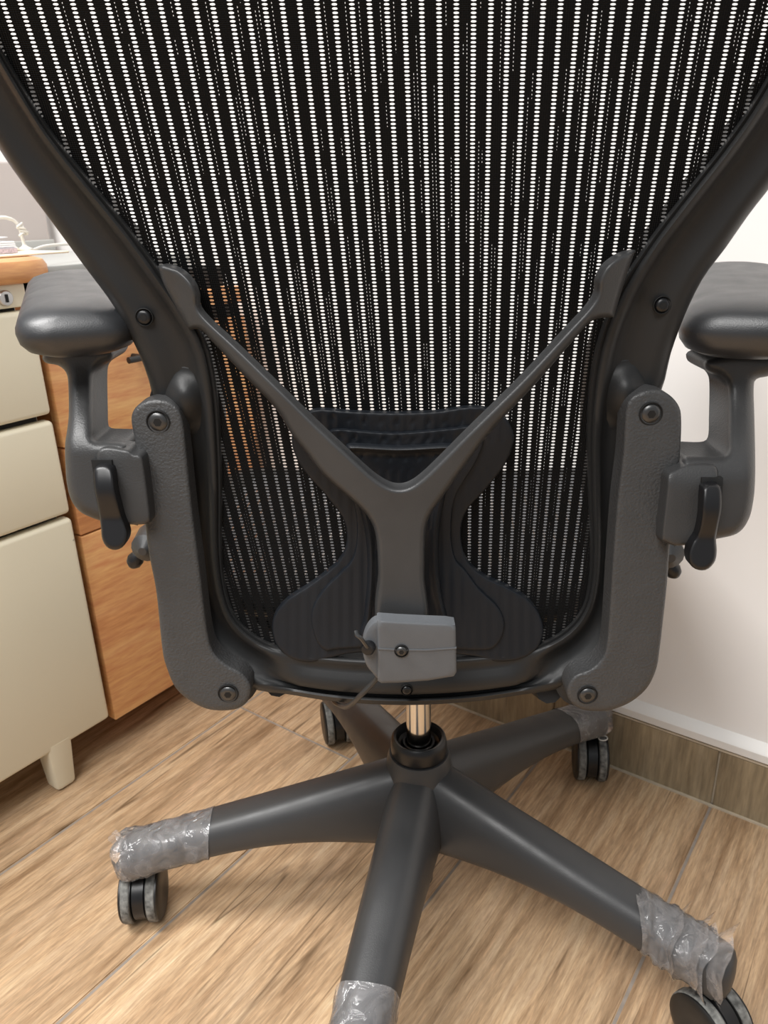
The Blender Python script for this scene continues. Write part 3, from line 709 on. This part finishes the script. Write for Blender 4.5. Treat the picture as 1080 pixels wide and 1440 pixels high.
# under-seat mechanism, cross bar and levers
AX3 = np.array([AX[0], AX[1], 0])
def cloc(x, y, z): return AX3+CRT*x+CFW*y+np.array([0, 0, z])
def cbx(x0, x1, y0, y1, z0, z1, bev=.006):
    b = bmesh.new(); bmesh.ops.create_cube(b, size=1)
    for q in b.verts: q.co = Vector((x0 if q.co.x < 0 else x1, y0 if q.co.y < 0 else y1, z0 if q.co.z < 0 else z1))
    bmesh.ops.bevel(b, geom=list(b.edges), offset=bev, segments=2, affect='EDGES'); b.verts.index_update()
    v = np.array([cloc(*q.co) for q in b.verts]); f = [tuple(q.index for q in p.verts) for p in b.faces]; b.free(); return v, f
mk('tilt_mechanism', *cbx(-.075, .075, -.06, .13, .345, .405, .012), M_frame, chair, 40)
for s in (-1, 1):
    tube('seat_arm', [cloc(s*.06, -.03, .38), cloc(s*.15, -.05, .39), cloc(s*.205, -.03, .415), cloc(s*.225, .02, .437)], .014, M_frame, chair, 10)
    tube('back_link', [cloc(s*.07, .0, .375), cloc(s*.10, -.08, .372), cloc(s*.115, -.142, .392)], .012, M_frame, chair, 10)
# control levers peeking out beside the brackets
for px, py, Y in ((191, 786, .72), (945, 800, .70)):
    e = aty(px, py, Y); s = -1 if px < 500 else 1
    lv = tube('control_lever', [e+np.array([-s*.16, .02, .0]), e+np.array([-s*.05, .005, .012]), e+np.array([-s*.012, 0, .008]), e], [.005]*20, M_black, chair, 10)
    mk('lever_tip', *lathe_data([(.001, -.008), (.006, -.006), (.0085, 0), (.0075, .006), (.004, .010), (.001, .011)], e, (s*.5, 0, -.8), 14), M_black, lv)
for px, py, Y, s in ((210, 758, .70, -1), (938, 766, .66, 1)):
    e = aty(px, py, Y); mk('seat_side', *lathe_data([(.004, -.03), (.014, -.022), (.017, 0), (.014, .022), (.004, .03)], e+np.array([-s*.004, 0, 0]), CFW, 16), M_ysup, chair)

# gas column and hub
mk('gas_lift', *lathe_data([(.0135, .20), (.0135, .36)], AX3, (0, 0, 1), 32), M_chrome, chair)
mk('column_collar', *lathe_data([(.027, .203), (.0300, .207), (.0308, .213), (.0308, .222), (.0295, .2285), (.0275, .2305), (.0250, .2295), (.0225, .222), (.0180, .219), (.0175, .2235), (.0152, .2235), (.0150, .216)], AX3, (0, 0, 1), 40), M_black, chair)
mk('column_foot', *lathe_data([(.001, .022), (.0130, .022), (.0148, .025), (.0150, .060), (.0185, .062), (.0190, .082), (.021, .086)], AX3, (0, 0, 1), 28), M_black, chair)
base = mk('star_base', *lathe_data([(.026, .084), (.034, .088), (.040, .10), (.0405, .13), (.0385, .175), (.0350, .203), (.0325, .2095), (.028, .2095)], AX3, (0, 0, 1), 44), M_base, chair)
ARM_A = [39, 111, 183, 255, 327]
RT = .325
def arm_section(r, a):
    t = np.clip((r-.02)/(RT-.02), 0, 1)
    ztop = .199-.083*t - .002*math.sin(math.pi*t)
    zbot = .094 - .026*t + .026*math.sin(math.pi*t)
    hw = .033-.0085*t**.8
    d = np.array([math.cos(a), math.sin(a), 0]); s = np.array([-math.sin(a), math.cos(a), 0])
    zc, hh = (ztop+zbot)/2, (ztop-zbot)/2
    ring = []
    for b in np.linspace(0, 2*math.pi, 28, endpoint=False):
        c_, s_ = math.cos(b), math.sin(b); e = .72
        X = hw*math.copysign(abs(c_)**e, c_); Z = hh*math.copysign(abs(s_)**e, s_)
        X *= 1.0-.16*(Z/hh)      # narrower on top
        ring.append(AX3+d*r+s*X+np.array([0, 0, zc+Z]))
    return ring
for A in ARM_A:
    a = R_(A); rings = [arm_section(r, a) for r in np.linspace(.012, RT, 22)]
    last = np.array(rings[-1]); c = last.mean(0); d = np.array([math.cos(a), math.sin(a), 0])
    for k_, sc in ((.006, .93), (.011, .78), (.014, .5), (.015, .1)): rings.append(list(c+(last-c)*sc+d*k_))
    mk('base_arm', *rings_mesh(rings), M_base, base, 60)

# casters
WR = .0315
def wheel_mesh():
    pr = [(.001, -.0095), (.020, -.0095), (.0262, -.0088), (.0280, -.0070)]
    return pr
def make_caster():
    parts = {}
    c = empty('caster', (0, 0, 0))
    for s in (-1, 1):
        o = s*.0142
        w = mk('wheel', *lathe_data([(.004, -.0066), (.012, -.0075), (.024, -.0078), (.0290, -.0066), (.0305, -.0054), (.0300, .0064), (.0280, .0070), (.004, .0070)] if s < 0 else [(.004, -.0070), (.0280, -.0070), (.0300, -.0064), (.0305, .0054), (.0290, .0066), (.024, .0078), (.012, .0075), (.004, .0066)], (o, 0, WR), (1, 0, 0), 40), M_wheel, c, 30)
        mk('tread', *lathe_data([(.0300, -.0048), (.0314, -.0040), (WR, -.0025), (WR, .0025), (.0314, .0040), (.0300, .0048)], (o-s*.0008, 0, WR), (1, 0, 0), 44), M_tread, w, 60)
    # hood between the wheels
    rings = []
    for x in (-.0068, -.0060, .0060, .0068):
        k = .96 if abs(x) > .0065 else 1.0
        rings.append([np.array([x, k*.0285*math.cos(t), WR+.001+k*.0290*math.sin(t)]) for t in np.linspace(R_(-35), R_(215), 26)]+[np.array([x, -.010, WR-.012]), np.array([x, .010, WR-.012])])
    mk('hood', *rings_mesh(rings), M_black, c, 40)
    mk('stem', *lathe_data([(.0085, .050), (.0085, .085)], (0, .006, 0), (0, 0, 1), 16), M_black, c)
    return c
proto = make_caster()
def put_caster(first, pos, rz):
    c = proto if first else proto.copy()
    if not first: COL.objects.link(c)
    c.parent = chair; c.location = Vector(pos)-chair.location; c.rotation_euler = (0, 0, rz); c.scale = (1.05, 1.05, 1.05)
    if not first:
        for ch in PROTO_CH:
            k = ch.copy(); COL.objects.link(k); k.parent = c
            for g in ch.children:
                q = g.copy(); COL.objects.link(q); q.parent = k
    return c
PROTO_CH = list(proto.children)
def tip(A, r=.312): return AX3+np.array([math.cos(R_(A)), math.sin(R_(A)), 0])*r
put_caster(True, tip(183, .324), R_(4))
put_caster(False, tip(39, .322)+np.array([.002, -.008, 0]), R_(-8))
put_caster(False, tip(111, .312), R_(12))
put_caster(False, tip(327, .322)+np.array([.0, -.010, 0]), R_(28))
put_caster(False, tip(255, .318)+np.array([.0, -.012, 0]), R_(-20))

# ------------------------------------------------------------------ plastic film on the base arms
def film_sleeve(A, r0, r1, label, seed, loose=.0015, ragged=0.0, flare=.004, tear=False, ruffles=()):
    rs = np.random.RandomState(seed); a = R_(A); n = 28; m = 30
    rad = np.linspace(r0, r1, m); rings = []; ph = rs.rand(8)*6.28
    d = np.array([math.cos(a), math.sin(a), 0])
    for i, r in enumerate(rad):
        t = i/(m-1); sec = np.array(arm_section(min(r, RT), a)) + d*max(0., r-RT); c = sec.mean(0); out = []
        for j, p in enumerate(sec):
            b = 2*math.pi*j/n
            k = loose*(.75+.35*math.sin(3*b+ph[0]+5*t)+.3*math.sin(9*t+2*b+ph[2])+.35*math.sin(21*t+b*1.0+ph[5])+.3*math.sin(34*t-2*b+ph[6])) + loose*.12*rs.randn()
            e = max(0., (t-.72)/.28); k += flare*e*e*(.6+.6*math.sin(2*b+ph[6])+.35*math.sin(5*b+ph[7]))
            e0 = max(0., 1-t/.12); k += ragged*.25*e0*(.5+.5*math.sin(3*b+ph[1]))
            nrm = (p-c)/np.linalg.norm(p-c); q = p+nrm*max(.0007, k)
            q = q+d*(ragged*max(0, 1-t/.5)*math.sin(b+ph[3]) + (.004*e*math.sin(3*b+ph[4])))
            out.append(q)
        rings.append(out)
    if not tear:
        last = np.array(rings[-1]); c = last.mean(0)
        rings.append(list(c+(last-c)*.85+d*.007+rs.randn(n, 3)*.0006)); rings.append(list(c+(last-c)*.45+d*.010+rs.randn(n, 3)*.0006))
    parts = [rings_mesh(rings, True, False, False)]
    endc = np.array(arm_section(RT, a)); cc = endc.mean(0); sd = np.array([-math.sin(a), math.cos(a), 0]); upv = np.array([0, 0, 1.])
    for (o_, r_, l_, lean, w_) in ruffles:       # loose gathered ends
        fan = []
        for q in range(6):
            t = q/5; ring = []
            for j in range(24):
                b = 2*math.pi*j/24; rr = r_*(.55+.45*t)*(1+w_*t*math.sin(3*b+ph[1])+w_*.6*t*math.sin(7*b+ph[2]))
                ring.append(cc+d*o_[0]+sd*o_[1]+upv*o_[2]+d*(l_*t+.002*t*math.sin(5*b+ph[3]))+upv*lean*t+rr*(math.cos(b)*sd+math.sin(b)*upv))
            fan.append(ring)
        parts.append(rings_mesh(fan, True, False, False))
    V, F = join(*parts)
    o = mk('plastic_film', V, F, M_film, None, 0)
    return tag(o, label, 'plastic film', 'clear plastic film on the chair base')
film_sleeve(183, .236, .336, 'crinkled clear plastic film on the left base arm above its caster', 3, .0016, .002, .004, ruffles=[((.010, 0, .012), .011, .012, .008, .25)])
film_sleeve(255, .222, .340, 'clear plastic film on the base arm pointing at the bottom edge', 5, .0012, .006, .002)
film_sleeve(39, .262, .340, 'smooth clear plastic film on the base arm by the wall skirting', 8, .0006, .001, .001)
film_sleeve(327, .246, .318, 'torn crumpled clear plastic film on the right front base arm', 11, .0030, .014, .004, True, ruffles=[((-.012, 0, .002), .037, .020, .004, .10), ((-.030, 0, .004), .036, .016, .004, .12), ((-.048, 0, .006), .035, .012, .004, .14)])

# small torn plastic ring lying on the caster by the wall
rc = aty(848, 1038, .872); ringp = [rc+.0062*math.cos(a)*np.array([1, .2, 0])+.0045*math.sin(a)*np.array([-.2, 1, .1]) for a in np.linspace(0, 2*math.pi, 20)]
tag(mk('plastic_ring', *tube_data(ringp, .0009, 6), M_cord, None), 'tiny white plastic ring on top of the caster by the wall', 'ring')
